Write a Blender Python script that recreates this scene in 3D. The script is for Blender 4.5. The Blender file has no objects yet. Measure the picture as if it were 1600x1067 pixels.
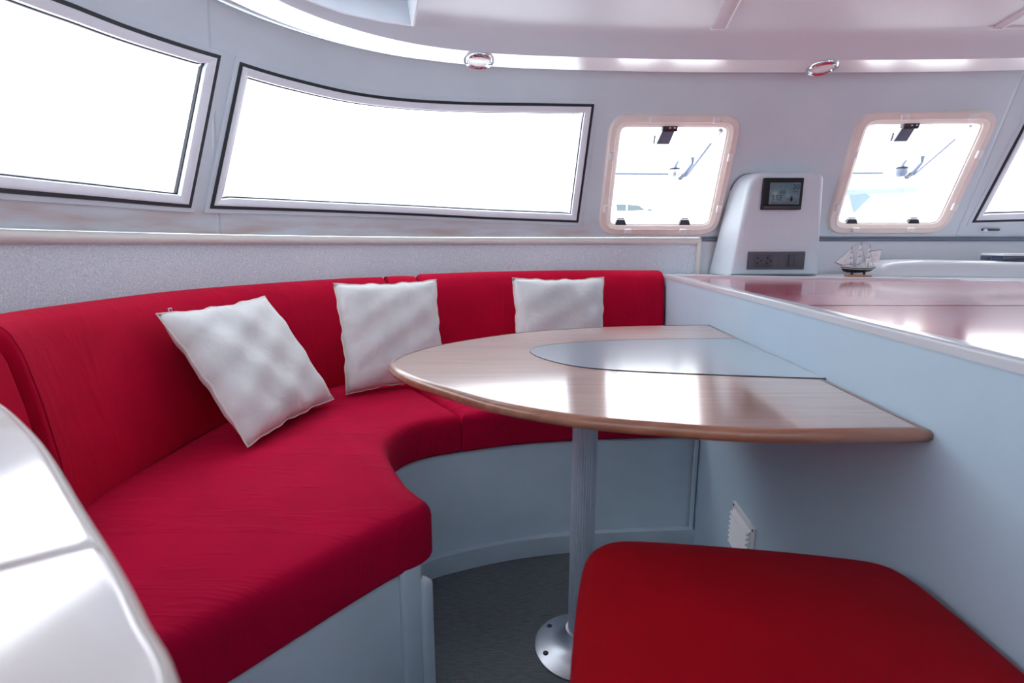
import bpy, bmesh, math, random, bisect
from mathutils import Vector, Matrix, Euler
random.seed(7)
sc = bpy.context.scene
col = sc.collection

# ------------------------------------------------------------------ camera, sky, exposure
EYE = 1.05
PITCH = math.atan(150.5 / 800.0)
cd = bpy.data.cameras.new('camera')
cd.sensor_width = 36; cd.lens = 18.0; cd.clip_start = 0.02; cd.clip_end = 500
cd.dof.use_dof = True; cd.dof.focus_distance = 1.8; cd.dof.aperture_fstop = 5.0
cam = bpy.data.objects.new('camera', cd); col.objects.link(cam)
cam.location = (0, 0, EYE); cam.rotation_euler = (math.pi / 2 - PITCH, 0, 0)
sc.camera = cam
w = bpy.data.worlds.new('overcast_sky'); sc.world = w; w.use_nodes = True
w.node_tree.nodes['Background'].inputs[0].default_value = (.92, .96, 1.02, 1)
w.node_tree.nodes['Background'].inputs[1].default_value = 1.0
sc.view_settings.view_transform = 'Standard'; sc.view_settings.look = 'None'
sc.view_settings.gamma = 1; sc.view_settings.use_curve_mapping = False
sc.view_settings.exposure = 2.12

# ------------------------------------------------------------------ materials
def lin(c):
    c = [v / 255.0 for v in c]
    return tuple((v / 12.92 if v <= .04045 else ((v + .055) / 1.055) ** 2.4) for v in c) + (1,)
class NT:
    def __init__(s, name):
        m = bpy.data.materials.new(name); m.use_nodes = True
        s.m = m; s.t = m.node_tree; s.b = s.t.nodes['Principled BSDF']; s.out = s.t.nodes['Material Output']
        s.co = None
    def n(s, typ, **k):
        x = s.t.nodes.new(typ)
        for a, v in k.items(): setattr(x, a, v)
        return x
    def l(s, a, b): s.t.links.new(a, b)
    def coords(s, scale=(1, 1, 1), rot=(0, 0, 0), kind='Object'):
        tc = s.n('ShaderNodeTexCoord'); mp = s.n('ShaderNodeMapping')
        mp.inputs['Scale'].default_value = scale; mp.inputs['Rotation'].default_value = rot
        s.l(tc.outputs[kind], mp.inputs[0]); return mp.outputs[0]
    def noise(s, vec, scale, detail=4, rough=.55, dist=0):
        x = s.n('ShaderNodeTexNoise'); x.inputs['Scale'].default_value = scale
        x.inputs['Detail'].default_value = detail; x.inputs['Roughness'].default_value = rough
        x.inputs['Distortion'].default_value = dist
        s.l(vec, x.inputs['Vector']); return x.outputs['Fac']
    def ramp(s, fac, stops):
        r = s.n('ShaderNodeValToRGB'); e = r.color_ramp.elements
        while len(e) < len(stops): e.new(.5)
        for i, (p, c) in enumerate(stops): e[i].position = p; e[i].color = c
        s.l(fac, r.inputs[0]); return r.outputs[0]
    def bump(s, h, strength, dist=.01, prev=None):
        b = s.n('ShaderNodeBump'); b.inputs['Strength'].default_value = strength
        b.inputs['Distance'].default_value = dist; s.l(h, b.inputs['Height'])
        if prev is not None: s.l(prev, b.inputs['Normal'])
        return b.outputs[0]
    def set(s, **k):
        for a, v in k.items(): s.b.inputs[a.replace('_', ' ')].default_value = v
        return s
def plain(name, c, rough=.5, metal=0, coat=0, spec=.5, var=.06, scale=9, bmp=0, bscale=200):
    t = NT(name); v = t.coords()
    c = lin(c)
    f = t.noise(v, scale, 5)
    lo = tuple(x * (1 - var) for x in c[:3]) + (1,); hi = tuple(min(1, x * (1 + var)) for x in c[:3]) + (1,)
    t.l(t.ramp(f, [(.3, lo), (.7, hi)]), t.b.inputs['Base Color'])
    t.set(Roughness=rough, Metallic=metal, Coat_Weight=coat, Coat_Roughness=.06)
    t.b.inputs['Specular IOR Level'].default_value = spec
    if bmp: t.l(t.bump(t.noise(v, bscale, 3), bmp, .002), t.b.inputs['Normal'])
    return t.m
M = {}
M['shell'] = plain('moulded_shell_liner', (212, 224, 232), .38, var=.03, scale=5, bmp=.05, bscale=60)
M['gel'] = plain('white_gelcoat', (216, 220, 226), .22, coat=.3, var=.02, scale=4)
M['ceil'] = plain('headliner_white', (226, 234, 241), .42, coat=.08, var=.015, scale=3)
M['flange'] = plain('glossy_white_flange', (240, 240, 244), .3, coat=1, var=.01)
M['flange'].node_tree.nodes['Principled BSDF'].inputs['Coat IOR'].default_value = 2.6
M['flange'].node_tree.nodes['Principled BSDF'].inputs['Coat Roughness'].default_value = .2
M['bench'] = plain('bench_gelcoat', (206, 224, 236), .33, var=.04, scale=8, bmp=.06, bscale=40)
M['panel'] = plain('counter_side_laminate', (190, 214, 230), .3, var=.02, scale=6, bmp=.03, bscale=150)
M['rail'] = plain('cream_rail', (226, 222, 216), .35, var=.03)
M['black'] = plain('black_rubber', (34, 38, 48), .6, var=.1)
M['dark'] = plain('dark_plastic', (44, 46, 56), .35, var=.08)
M['alu'] = plain('painted_aluminium', (236, 240, 248), .35, var=.03)
M['hatch'] = plain('hatch_cream_plastic', (242, 228, 220), .42, var=.04, scale=14)
M['clip'] = plain('clip_white_plastic', (240, 236, 234), .4, var=.03)
M['white'] = plain('white_plastic', (236, 238, 242), .35, var=.02)
M['grey'] = plain('grey_plastic', (112, 122, 140), .35, var=.05)
M['chrome'] = plain('chrome', (225, 228, 232), .12, metal=1, var=.02)
M['steel'] = plain('brushed_steel', (216, 222, 230), .38, metal=1, var=.05, scale=30)
M['post'] = plain('fluted_anodised_post', (206, 214, 226), .38, metal=.55, var=.04, scale=30)
M['shaded_groove'] = plain('deckhead_groove_shade', (206, 196, 203), .45, var=.02)
M['socket'] = plain('socket_graphite', (82, 82, 92), .45, var=.06)
M['socket_dk'] = plain('socket_dark_graphite', (66, 67, 77), .4, var=.06)
M['hole'] = plain('socket_hole_black', (16, 16, 22), .7)
M['hull_black'] = plain('model_hull_black', (28, 30, 36), .4)
M['hull_white'] = plain('model_trim_white', (222, 220, 220), .5)
M['base_wood'] = plain('model_base_wood', (190, 132, 100), .4, var=.15, scale=60)
M['spar'] = plain('model_spar_brown', (120, 100, 104), .5)
M['navy'] = plain('navy_gloss', (40, 54, 80), .2, coat=.5)
M['boat_and_glare_white'] = plain('far_boat_and_glare_white', (248, 250, 252), .4, var=.01)
M['boat_glass'] = plain('far_boat_window', (60, 75, 82), .2)
M['boat_blue'] = plain('blue_canvas', (92, 112, 140), .8)
M['boat_teal'] = plain('teal_stripe', (116, 130, 136), .6)
M['far_wall'] = plain('far_building_wall', (160, 166, 169), .9)
M['far_win'] = plain('far_building_window', (140, 148, 152), .5)
M['lens'] = plain('downlight_lens', (250, 250, 250), .25, coat=.4)
M['counter_pale'] = None

def fabric(name, c, kind):
    t = NT(name); v = t.coords()
    c = lin(c)
    f = t.noise(v, 7, 5)
    t.l(t.ramp(f, [(.25, tuple(x * .86 for x in c[:3]) + (1,)), (.75, tuple(min(1, x * 1.1) for x in c[:3]) + (1,))]), t.b.inputs['Base Color'])
    t.set(Roughness=.85, Sheen_Weight=.04 if kind != 'pillow' else .2, Sheen_Roughness=.45)
    t.b.inputs['Sheen Tint'].default_value = (1, .35, .6, 1) if kind != 'pillow' else (1, 1, 1, 1)
    t.b.inputs['Specular IOR Level'].default_value = .12
    weave = t.bump(t.noise(v, 900, 2), .25, .0008)
    if kind == 'seat':        # long shallow drag wrinkles along x
        r = t.coords((1.7, 15, 3), (0, 0, math.radians(-10)))
        f2 = t.ramp(t.noise(r, 1.5, 4, .6, .7), [(.50, (0, 0, 0, 1)), (.66, (1, 1, 1, 1))])
        wr = t.bump(f2, .26, .012, weave)
    elif kind == 'back':
        r = t.coords((16, 16, 2.2))
        f2 = t.ramp(t.noise(r, 1.3, 3, .5, .5), [(.50, (0, 0, 0, 1)), (.7, (1, 1, 1, 1))])
        wr = t.bump(f2, .20, .008, weave)
    elif kind == 'pillow':
        wr = t.bump(t.noise(v, 14, 4, .5, 1.0), .32, .014, weave)
    else:
        wr = t.bump(t.noise(v, 5, 3), .15, .01, weave)
    t.l(wr, t.b.inputs['Normal'])
    return t.m
RED = (190, 0, 56)
M['seat'] = fabric('red_seat_fabric', RED, 'seat')
M['back'] = fabric('red_backrest_fabric', (186, 2, 48), 'back')
M['stool'] = fabric('red_stool_fabric', (160, 0, 18), 'plain')
M['pillow'] = fabric('cream_pillow_fabric', (224, 226, 226), 'pillow')
M['piping'] = fabric('cream_pillow_piping', (228, 222, 216), 'plain')

def wood(name, lo, hi, ax, coat_ior=2.6, rough=.11):
    t = NT(name)
    sc_ = (3, 60, 20) if ax == 'x' else (60, 3, 20)
    v = t.coords(sc_)
    f = t.noise(v, 1.4, 6, .6, .6)
    big = t.noise(t.coords((1.2, 4, 1)), 1.5, 3)
    mx = t.n('ShaderNodeMix', data_type='RGBA'); mx.inputs[0].default_value = .35
    t.l(t.ramp(f, [(.3, lin(lo)), (.7, lin(hi))]), mx.inputs[6])
    t.l(t.ramp(big, [(.3, lin(lo)), (.7, lin(hi))]), mx.inputs[7])
    t.l(mx.outputs[2], t.b.inputs['Base Color'])
    t.set(Roughness=.35, Coat_Weight=1.0, Coat_Roughness=rough, Coat_IOR=coat_ior)
    t.l(t.bump(f, .03, .001), t.b.inputs['Coat Normal'])
    return t.m
M['teak'] = wood('varnished_teak', (150, 102, 84), (196, 148, 124), 'x')
M['teak_edge'] = wood('varnished_teak_edge', (138, 84, 62), (188, 128, 98), 'x', 1.5, .15)
M['counter'] = wood('glossy_red_worktop', (196, 14, 56), (212, 22, 70), 'x', 1.30, .09)
M['inlay'] = plain('blue_grey_laminate', (112, 134, 156), .3, coat=1, var=.03)
M['inlay'].node_tree.nodes['Principled BSDF'].inputs['Coat IOR'].default_value = 2.4
M['inlay'].node_tree.nodes['Principled BSDF'].inputs['Coat Roughness'].default_value = .14

def mk_counter_pale():
    t = NT('pale_marbled_laminate'); v = t.coords((1, 1, 1))
    f = t.noise(v, 4.5, 3, .5, .6)
    t.l(t.ramp(f, [(.3, lin((216, 196, 184))), (.5, lin((236, 230, 228))), (.75, lin((228, 222, 232)))]), t.b.inputs['Base Color'])
    t.set(Roughness=.25, Coat_Weight=1, Coat_Roughness=.08, Coat_IOR=1.9)
    return t.m
M['counter_pale'] = mk_counter_pale()

def mk_carpet():
    t = NT('dark_ribbed_carpet'); v = t.coords((14, 120, 1), (0, 0, .15))
    f = t.noise(v, 2.2, 4, .7); g = t.noise(t.coords(), 380, 3, .8)
    mx = t.n('ShaderNodeMath', operation='ADD'); t.l(f, mx.inputs[0]); t.l(g, mx.inputs[1])
    md = t.n('ShaderNodeMath', operation='MULTIPLY'); md.inputs[1].default_value = .5; t.l(mx.outputs[0], md.inputs[0])
    t.l(t.ramp(md.outputs[0], [(.35, lin((78, 84, 88))), (.68, lin((134, 142, 148)))]), t.b.inputs['Base Color'])
    t.set(Roughness=.95); t.l(t.bump(md.outputs[0], .6, .004), t.b.inputs['Normal'])
    return t.m
M['carpet'] = mk_carpet()
def mk_speckle():
    t = NT('speckled_grey_liner_carpet'); v = t.coords()
    g = t.noise(v, 260, 3, .8); h = t.noise(v, 6, 3)
    c = t.ramp(g, [(.34, lin((196, 206, 218))), (.5, lin((216, 226, 236))), (.68, lin((250, 252, 254)))])
    t.l(c, t.b.inputs['Base Color']); t.set(Roughness=.9)
    t.l(t.bump(g, .35, .003), t.b.inputs['Normal'])
    return t.m
M['speckle'] = mk_speckle()
def mk_shell_wall():
    m = M['shell'].copy(); m.name = 'moulded_shell_weathered'; nt = m.node_tree
    b = nt.nodes['Principled BSDF']; src = b.inputs['Base Color'].links[0].from_socket
    tc = nt.nodes.new('ShaderNodeTexCoord'); sp = nt.nodes.new('ShaderNodeSeparateXYZ'); nt.links.new(tc.outputs['Object'], sp.inputs[0])
    # water-stain band along the sill, ragged by noise
    mr = nt.nodes.new('ShaderNodeMapRange'); mr.inputs['From Min'].default_value = 1.20; mr.inputs['From Max'].default_value = 1.10; nt.links.new(sp.outputs['Z'], mr.inputs['Value'])
    mx_ = nt.nodes.new('ShaderNodeMapRange'); mx_.inputs['From Min'].default_value = .45; mx_.inputs['From Max'].default_value = .33; nt.links.new(sp.outputs['X'], mx_.inputs['Value'])
    mp = nt.nodes.new('ShaderNodeMapping'); mp.inputs['Scale'].default_value = (2.2, 2.2, 14); nt.links.new(tc.outputs['Object'], mp.inputs[0])
    nz = nt.nodes.new('ShaderNodeTexNoise'); nz.inputs['Scale'].default_value = 2.2; nz.inputs['Detail'].default_value = 6; nt.links.new(mp.outputs[0], nz.inputs['Vector'])
    rp = nt.nodes.new('ShaderNodeValToRGB'); rp.color_ramp.elements[0].position = .38; rp.color_ramp.elements[1].position = .72; nt.links.new(nz.outputs['Fac'], rp.inputs[0])
    m1 = nt.nodes.new('ShaderNodeMath'); m1.operation = 'MULTIPLY'; nt.links.new(mr.outputs[0], m1.inputs[0]); nt.links.new(rp.outputs[0], m1.inputs[1])
    m2 = nt.nodes.new('ShaderNodeMath'); m2.operation = 'MULTIPLY'; nt.links.new(m1.outputs[0], m2.inputs[0]); nt.links.new(mx_.outputs[0], m2.inputs[1])
    mix = nt.nodes.new('ShaderNodeMix'); mix.data_type = 'RGBA'; nt.links.new(m2.outputs[0], mix.inputs[0]); nt.links.new(src, mix.inputs[6]); mix.inputs[7].default_value = lin((196, 178, 172))
    nt.links.new(mix.outputs[2], b.inputs['Base Color'])
    return m
M['shell_wall'] = mk_shell_wall()
def mk_glass():
    t = NT('window_glass'); t.t.nodes.remove(t.b)
    tr = t.n('ShaderNodeBsdfTransparent'); tr.inputs[0].default_value = (.955, .965, .97, 1)
    gl = t.n('ShaderNodeBsdfGlossy'); gl.inputs['Roughness'].default_value = .02
    mx = t.n('ShaderNodeMixShader'); mx.inputs[0].default_value = .04; t.l(tr.outputs[0], mx.inputs[1]); t.l(gl.outputs[0], mx.inputs[2])
    t.l(mx.outputs[0], t.out.inputs[0]); return t.m
M['glass'] = mk_glass()
def mk_lcd():
    t = NT('lcd_teal'); v = t.coords()
    f = t.noise(v, 30, 2)
    t.l(t.ramp(f, [(.3, lin((84, 116, 126))), (.7, lin((104, 134, 140)))]), t.b.inputs['Base Color'])
    t.set(Roughness=.15); return t.m
M['lcd'] = mk_lcd()

# ------------------------------------------------------------------ helpers
def link(name, me, mat, parent=None, smooth=True):
    o = bpy.data.objects.new(name, me)
    if mat is not None: me.materials.append(mat)
    if smooth:
        for p in me.polygons: p.use_smooth = True
    col.objects.link(o)
    if parent is not None: o.parent = parent
    return o
def mesh(name, vs, fs, mat, parent=None, smooth=True, sharp=None):
    me = bpy.data.meshes.new(name); me.from_pydata([tuple(v) for v in vs], [], fs); me.validate()
    bm = bmesh.new(); bm.from_mesh(me); bmesh.ops.recalc_face_normals(bm, faces=bm.faces); bm.to_mesh(me); bm.free()
    if sharp: me.set_sharp_from_angle(angle=math.radians(sharp))
    o = link(name, me, mat, parent, False)
    if smooth:
        for p in me.polygons: p.use_smooth = True
    return o
def tag(o, label=None, cat=None, group=None, kind=None):
    if label: o['label'] = label
    if cat: o['category'] = cat
    if group: o['group'] = group
    if kind: o['kind'] = kind
    return o
def empty(name, loc=(0, 0, 0)):
    o = bpy.data.objects.new(name, None); o.empty_display_size = .05; o.location = loc; col.objects.link(o); return o
def place(o, loc, parent):
    """keep mesh authored in world coordinates under an empty that sits at loc"""
    o.parent = parent; o.matrix_parent_inverse = Matrix.Translation(parent.location).inverted(); return o
def under(root, *objs):
    for o in objs: place(o, None, root)
def sub(parent, *objs):
    for o in objs: o.parent = parent       # authored in the same space as the part
def chaikin(p, n=2, closed=True):
    for _ in range(n):
        q = []
        m = len(p)
        for i in range(m if closed else m - 1):
            a, b = p[i], p[(i + 1) % m]
            q.append(tuple(a[k] * .75 + b[k] * .25 for k in range(len(a))))
            q.append(tuple(a[k] * .25 + b[k] * .75 for k in range(len(a))))
        if not closed: q = [p[0]] + q + [p[-1]]
        p = q
    return p
def catmull(c, n=8, closed=False):
    out = []; m = len(c)
    for i in range(m if closed else m - 1):
        g = (lambda k: c[k % m]) if closed else (lambda k: c[min(max(k, 0), m - 1)])
        p0, p1, p2, p3 = g(i - 1), g(i), g(i + 1), g(i + 2)
        for k in range(n):
            t = k / n
            out.append(tuple(.5 * (2 * b + (d - a) * t + (2 * a - 5 * b + 4 * d - e) * t * t + (3 * b - a - 3 * d + e) * t ** 3) for a, b, d, e in zip(p0, p1, p2, p3)))
    if not closed: out.append(tuple(c[-1]))
    return out
def area2(p): return sum(p[i][0] * p[(i + 1) % len(p)][1] - p[(i + 1) % len(p)][0] * p[i][1] for i in range(len(p)))
def ccw(p): return p if area2(p) > 0 else p[::-1]
def inset(p, d):
    """miter inset of a CCW 2-D polygon"""
    out = []; m = len(p)
    for i in range(m):
        a, b, c = Vector(p[i - 1][:2]), Vector(p[i][:2]), Vector(p[(i + 1) % m][:2])
        e1 = (b - a).normalized() if (b - a).length > 1e-9 else Vector((1, 0)); e2 = (c - b).normalized() if (c - b).length > 1e-9 else e1
        n1 = Vector((-e1.y, e1.x)); n2 = Vector((-e2.y, e2.x)); n = n1 + n2
        if n.length < 1e-6: n = n1
        n.normalize(); k = 1 / max(.45, n.dot(n1))
        q = b + n * d * k; out.append((q.x, q.y))
    if d > 0:      # collapse edges that turned round in tight corners
        for _ in range(12):
            bad = [i for i in range(m) if (out[(i + 1) % m][0] - out[i][0]) * (p[(i + 1) % m][0] - p[i][0]) + (out[(i + 1) % m][1] - out[i][1]) * (p[(i + 1) % m][1] - p[i][1]) < -1e-12]
            if not bad: break
            bs = set(bad)
            for i in bad:
                if (i - 1) % m in bs: continue
                run = [i]
                while (run[-1] + 1) % m in bs and len(run) < m: run.append((run[-1] + 1) % m)
                ids = run + [(run[-1] + 1) % m]
                a_, b_ = out[ids[0] - 1], out[(ids[-1] + 1) % m]
                cx = sum(out[j][0] for j in ids) / len(ids); cy = sum(out[j][1] for j in ids) / len(ids)
                for q, j in enumerate(ids):
                    f = (q / (len(ids) - 1) - .5) * .02
                    out[j] = (cx + (p[ids[-1]][0] - p[ids[0]][0]) * f, cy + (p[ids[-1]][1] - p[ids[0]][1]) * f)
    return out
def slab(name, poly, z0, z1, r, mat, parent=None, rb=0, steps=5, smooth=True, crown=0):
    """closed plan outline extruded z0..z1 with rounded upper (r) and lower (rb) edge"""
    p = ccw(poly); rings = []
    if rb:
        for k in range(steps + 1):
            a = math.pi / 2 * k / steps; rings.append((inset(p, rb * (1 - math.sin(a))), z0 + rb * (1 - math.cos(a))))
    else: rings.append((p, z0))
    for k in range(steps + 1):
        a = math.pi / 2 * k / steps; rings.append((inset(p, r * (1 - math.cos(a))), z1 - r + r * math.sin(a)))
    rings.append((inset(p, r * 1.35 + .002), z1 + crown))
    n = len(p); vs = []; fs = []
    for q, z in rings: vs += [(x, y, z) for x, y in q]
    for k in range(len(rings) - 1):
        for i in range(n): fs.append((k * n + i, k * n + (i + 1) % n, (k + 1) * n + (i + 1) % n, (k + 1) * n + i))
    fs.append(tuple(range((len(rings) - 1) * n, len(rings) * n))); fs.append(tuple(range(n))[::-1])
    return mesh(name, vs, fs, mat, parent, smooth, sharp=50)
def box(name, c, s, mat, parent=None, bev=.003, rot=None, seg=2):
    bm = bmesh.new(); bmesh.ops.create_cube(bm, size=1)
    bmesh.ops.scale(bm, vec=s, verts=bm.verts)
    if bev: bmesh.ops.bevel(bm, geom=bm.edges[:], offset=min(bev, min(s) * .45), segments=seg, affect='EDGES', profile=.5)
    if rot is not None: bmesh.ops.transform(bm, matrix=(rot if isinstance(rot, Matrix) else Euler(rot).to_matrix()).to_4x4(), verts=bm.verts)
    bmesh.ops.translate(bm, vec=c, verts=bm.verts)
    me = bpy.data.meshes.new(name); bm.to_mesh(me); bm.free(); me.set_sharp_from_angle(angle=math.radians(40))
    return link(name, me, mat, parent)
def tube(name, pts, r, mat, parent=None, n=10, closed=False, flat=1.0):
    pts = [Vector(p) for p in pts]; vs = []; fs = []; m = len(pts)
    rs = r if isinstance(r, (list, tuple)) else [r] * m
    for i, p in enumerate(pts):
        a = pts[i - 1] if (i > 0 or closed) else p; b = pts[(i + 1) % m] if (i < m - 1 or closed) else p
        t = (b - a).normalized(); up = Vector((0, 0, 1)) if abs(t.z) < .95 else Vector((0, 1, 0))
        x = t.cross(up).normalized(); y = x.cross(t)
        for k in range(n):
            g = 2 * math.pi * k / n; vs.append(p + x * math.cos(g) * rs[i] * flat + y * math.sin(g) * rs[i])
    for i in range(m if closed else m - 1):
        for k in range(n):
            j = (i + 1) % m; fs.append((i * n + k, i * n + (k + 1) % n, j * n + (k + 1) % n, j * n + k))
    if not closed: fs += [tuple(range(n))[::-1], tuple(range((m - 1) * n, m * n))]
    return mesh(name, vs, fs, mat, parent, True, sharp=50)
def lathe(name, prof, c, mat, parent=None, n=40, axis=None, flute=0, nf=0):
    vs = []; fs = []; m = len(prof)
    R = axis if axis is not None else Matrix.Identity(3)
    for r, z in prof:
        for k in range(n):
            g = 2 * math.pi * k / n; rr = r * (1 + flute * math.cos(nf * g)) if nf else r
            vs.append(Vector(c) + R @ Vector((rr * math.cos(g), rr * math.sin(g), z)))
    for i in range(m - 1):
        for k in range(n): fs.append((i * n + k, i * n + (k + 1) % n, (i + 1) * n + (k + 1) % n, (i + 1) * n + k))
    if prof[0][0] > 1e-6: fs.append(tuple(range(n))[::-1])
    if prof[-1][0] > 1e-6: fs.append(tuple(range((m - 1) * n, m * n)))
    return mesh(name, vs, fs, mat, parent, True, sharp=45)

# ------------------------------------------------------------------ cabin shell: a leaning wall lofted from sill curve to deckhead curve
HT = .70; ZB = 1.085; ZT = 1.74
BC = [(-1.0, -1.2), (-1.06, -.5), (-1.09, .1), (-1.095, .55), (-1.09, .9), (-1.07, 1.3), (-.98, 1.65), (-.8, 1.95), (-.52, 2.22), (-.15, 2.38), (.3, 2.43), (.7, 2.445), (1.1, 2.45)]
TC = [(-.88, -1.2), (-.94, -.5), (-.97, .1), (-.985, .5), (-.985, .85), (-.96, 1.22), (-.88, 1.54), (-.72, 1.82), (-.46, 2.04), (-.125, 2.164), (.3, 2.215), (.7, 2.235), (1.1, 2.24)]
mirror = lambda c: c + [(2.2 - x, y) for x, y in c[-2::-1]]
Bp = catmull(mirror(BC), 24); Tp = catmull(mirror(TC), 24)
SL = [0.0]
for i in range(1, len(Bp)):
    SL.append(SL[-1] + math.hypot((Bp[i][0] + Tp[i][0] - Bp[i - 1][0] - Tp[i - 1][0]) / 2, (Bp[i][1] + Tp[i][1] - Bp[i - 1][1] - Tp[i - 1][1]) / 2))
def S(s, t, h=0.0):
    i = min(max(bisect.bisect(SL, s) - 1, 0), len(SL) - 2); f = (s - SL[i]) / (SL[i + 1] - SL[i]); v = t / HT
    b = [Bp[i][k] + (Bp[i + 1][k] - Bp[i][k]) * f for k in (0, 1)]; q = [Tp[i][k] + (Tp[i + 1][k] - Tp[i][k]) * f for k in (0, 1)]
    P = Vector((b[0] + (q[0] - b[0]) * v, b[1] + (q[1] - b[1]) * v, ZB + (ZT - ZB) * v))
    if h:
        N = SN(s, t); P = P + N * h
    return P
def SN(s, t):
    e = .02; a = S(s + e, t) - S(s - e, t); b = S(s, t + e) - S(s, t - e)
    return b.cross(a).normalized() * (1 if (b.cross(a)).dot(Vector((.6, .9, 1.4)) - S(s, t)) > 0 else -1)
def densify(p, d=.03):
    out = []; m = len(p)
    for i in range(m):
        a, b = p[i], p[(i + 1) % m]; L = math.dist(a, b); k = max(1, int(L / d))
        for j in range(k): out.append((a[0] + (b[0] - a[0]) * j / k, a[1] + (b[1] - a[1]) * j / k))
    return out
def ring(name, poly, prof, mat, parent):
    """closed moulding swept round an opening in the wall: prof = [(inset, height), ...]"""
    p = ccw(densify(poly)); n = len(p); vs = []; fs = []
    for d, h in prof:
        q = inset(p, d) if abs(d) > 1e-9 else p
        vs += [S(s, t, h) for s, t in q]
    for k in range(len(prof) - 1):
        for i in range(n): fs.append((k * n + i, k * n + (i + 1) % n, (k + 1) * n + (i + 1) % n, (k + 1) * n + i))
    return mesh(name, vs, fs, mat, parent, True, sharp=35)
def pane(name, poly, d, h, mat, parent):
    q = inset(ccw(densify(poly, .05)), d)
    s0 = min(a for a, b in q); s1 = max(a for a, b in q)
    bm = bmesh.new(); vs = [bm.verts.new(S(s, t, h)) for s, t in q]
    es = [bm.edges.new((vs[i], vs[(i + 1) % len(vs)])) for i in range(len(vs))]
    bmesh.ops.triangle_fill(bm, edges=es, use_beauty=True)
    me = bpy.data.meshes.new(name); bm.to_mesh(me); bm.free()
    return link(name, me, mat, parent, False)
def inside(pt, poly):
    x, y = pt; c = False; j = len(poly) - 1
    for i in range(len(poly)):
        xi, yi = poly[i]; xj, yj = poly[j]
        if (yi > y) != (yj > y) and x < (xj - xi) * (y - yi) / (yj - yi) + xi: c = not c
        j = i
    return c
def rrect(c4, r, n=7):
    """rounded quadrilateral (corners in order) in wall coordinates"""
    out = []; m = 4
    for i in range(4):
        a, b, c = Vector(c4[i - 1]), Vector(c4[i]), Vector(c4[(i + 1) % 4])
        p = b + (a - b).normalized() * r; q = b + (c - b).normalized() * r
        for k in range(n + 1):
            t = k / n; v = p * (1 - t) ** 2 + b * 2 * t * (1 - t) * .85 + q * t * t + b * 0
            v = p * (1 - t) ** 2 + b * (2 * t * (1 - t)) + q * t * t
            out.append((v.x, v.y))
    return out

# openings in wall coordinates (metres along the wall, metres up the wall)
top2 = catmull([(2.967, .552), (3.169, .5506), (3.367, .549), (3.579, .5544), (3.795, .5625), (4.074, .571), (4.375, .573)], 6)
bot2 = catmull([(4.339, .0735), (4.027, .0842), (3.572, .098), (3.152, .095), (2.8416, .0856)], 6)
W2 = top2 + bot2
W1 = [(2.902, .551), (2.743, .5425), (2.608, .534), (2.489, .5285), (2.337, .5164), (2.0, .50), (1.5, .48), (1.15, .46), (1.15, .075), (1.6, .078), (2.29, .0794), (2.509, .083), (2.778, .083)]
W5 = [(6.1296, .073), (6.1745, .56), (6.5, .565), (7.0, .55), (7.45, .55), (7.5, .08), (7.0, .09), (6.5, .082)]
H1 = rrect([(4.4486, .537), (5.0046, .538), (4.9918, .016), (4.4351, .0155)], .085)
H2 = rrect([(5.4884, .5474), (6.0569, .5477), (6.0293, .0216), (5.4877, .022)], .085)
HOLES = [W1, W2, W5, H1, H2]
CUT = [inset(ccw(p), .012) for p in HOLES[:3]] + [inset(ccw(p), .03) for p in HOLES[3:]]
def wall(name, s0, s1):
    ns = int((s1 - s0) / .0105); nt = 68; vs = []; fs = []
    for i in range(ns + 1):
        for j in range(nt + 1): vs.append(S(s0 + (s1 - s0) * i / ns, HT * j / nt))
    for i in range(ns):
        for j in range(nt):
            c = (s0 + (s1 - s0) * (i + .5) / ns, HT * (j + .5) / nt)
            if any(inside(c, p) for p in CUT): continue
            a = i * (nt + 1) + j; fs.append((a, a + 1, a + nt + 2, a + nt + 1))
    o = mesh(name, vs, fs, M['shell_wall'], None, True)
    bm = bmesh.new(); bm.from_mesh(o.data); bmesh.ops.delete(bm, geom=[v for v in bm.verts if not v.link_faces], context='VERTS'); bm.to_mesh(o.data); bm.free()
    md = o.modifiers.new('thickness', 'SOLIDIFY'); md.thickness = .028
    # grow outwards, away from the cabin
    f = o.data.polygons[len(o.data.polygons) // 2]; md.offset = -1 if f.normal.dot(Vector((1.1, 0.6, 1.3)) - f.center) > 0 else 1
    return tag(o, kind='structure')
wall('wall_left', .35, 2.872); wall('wall_front', 2.872, 6.085); wall('wall_right', 6.085, SL[-1] - .35)

def off_path(pts, d):
    out = []; n = len(pts)
    for i in range(n):
        a = Vector(pts[max(i - 1, 0)]); b = Vector(pts[min(i + 1, n - 1)]); t = (b - a).normalized(); p = Vector(pts[i]) + Vector((t.y, -t.x)) * d
        out.append((p.x, p.y))
    return out
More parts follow.
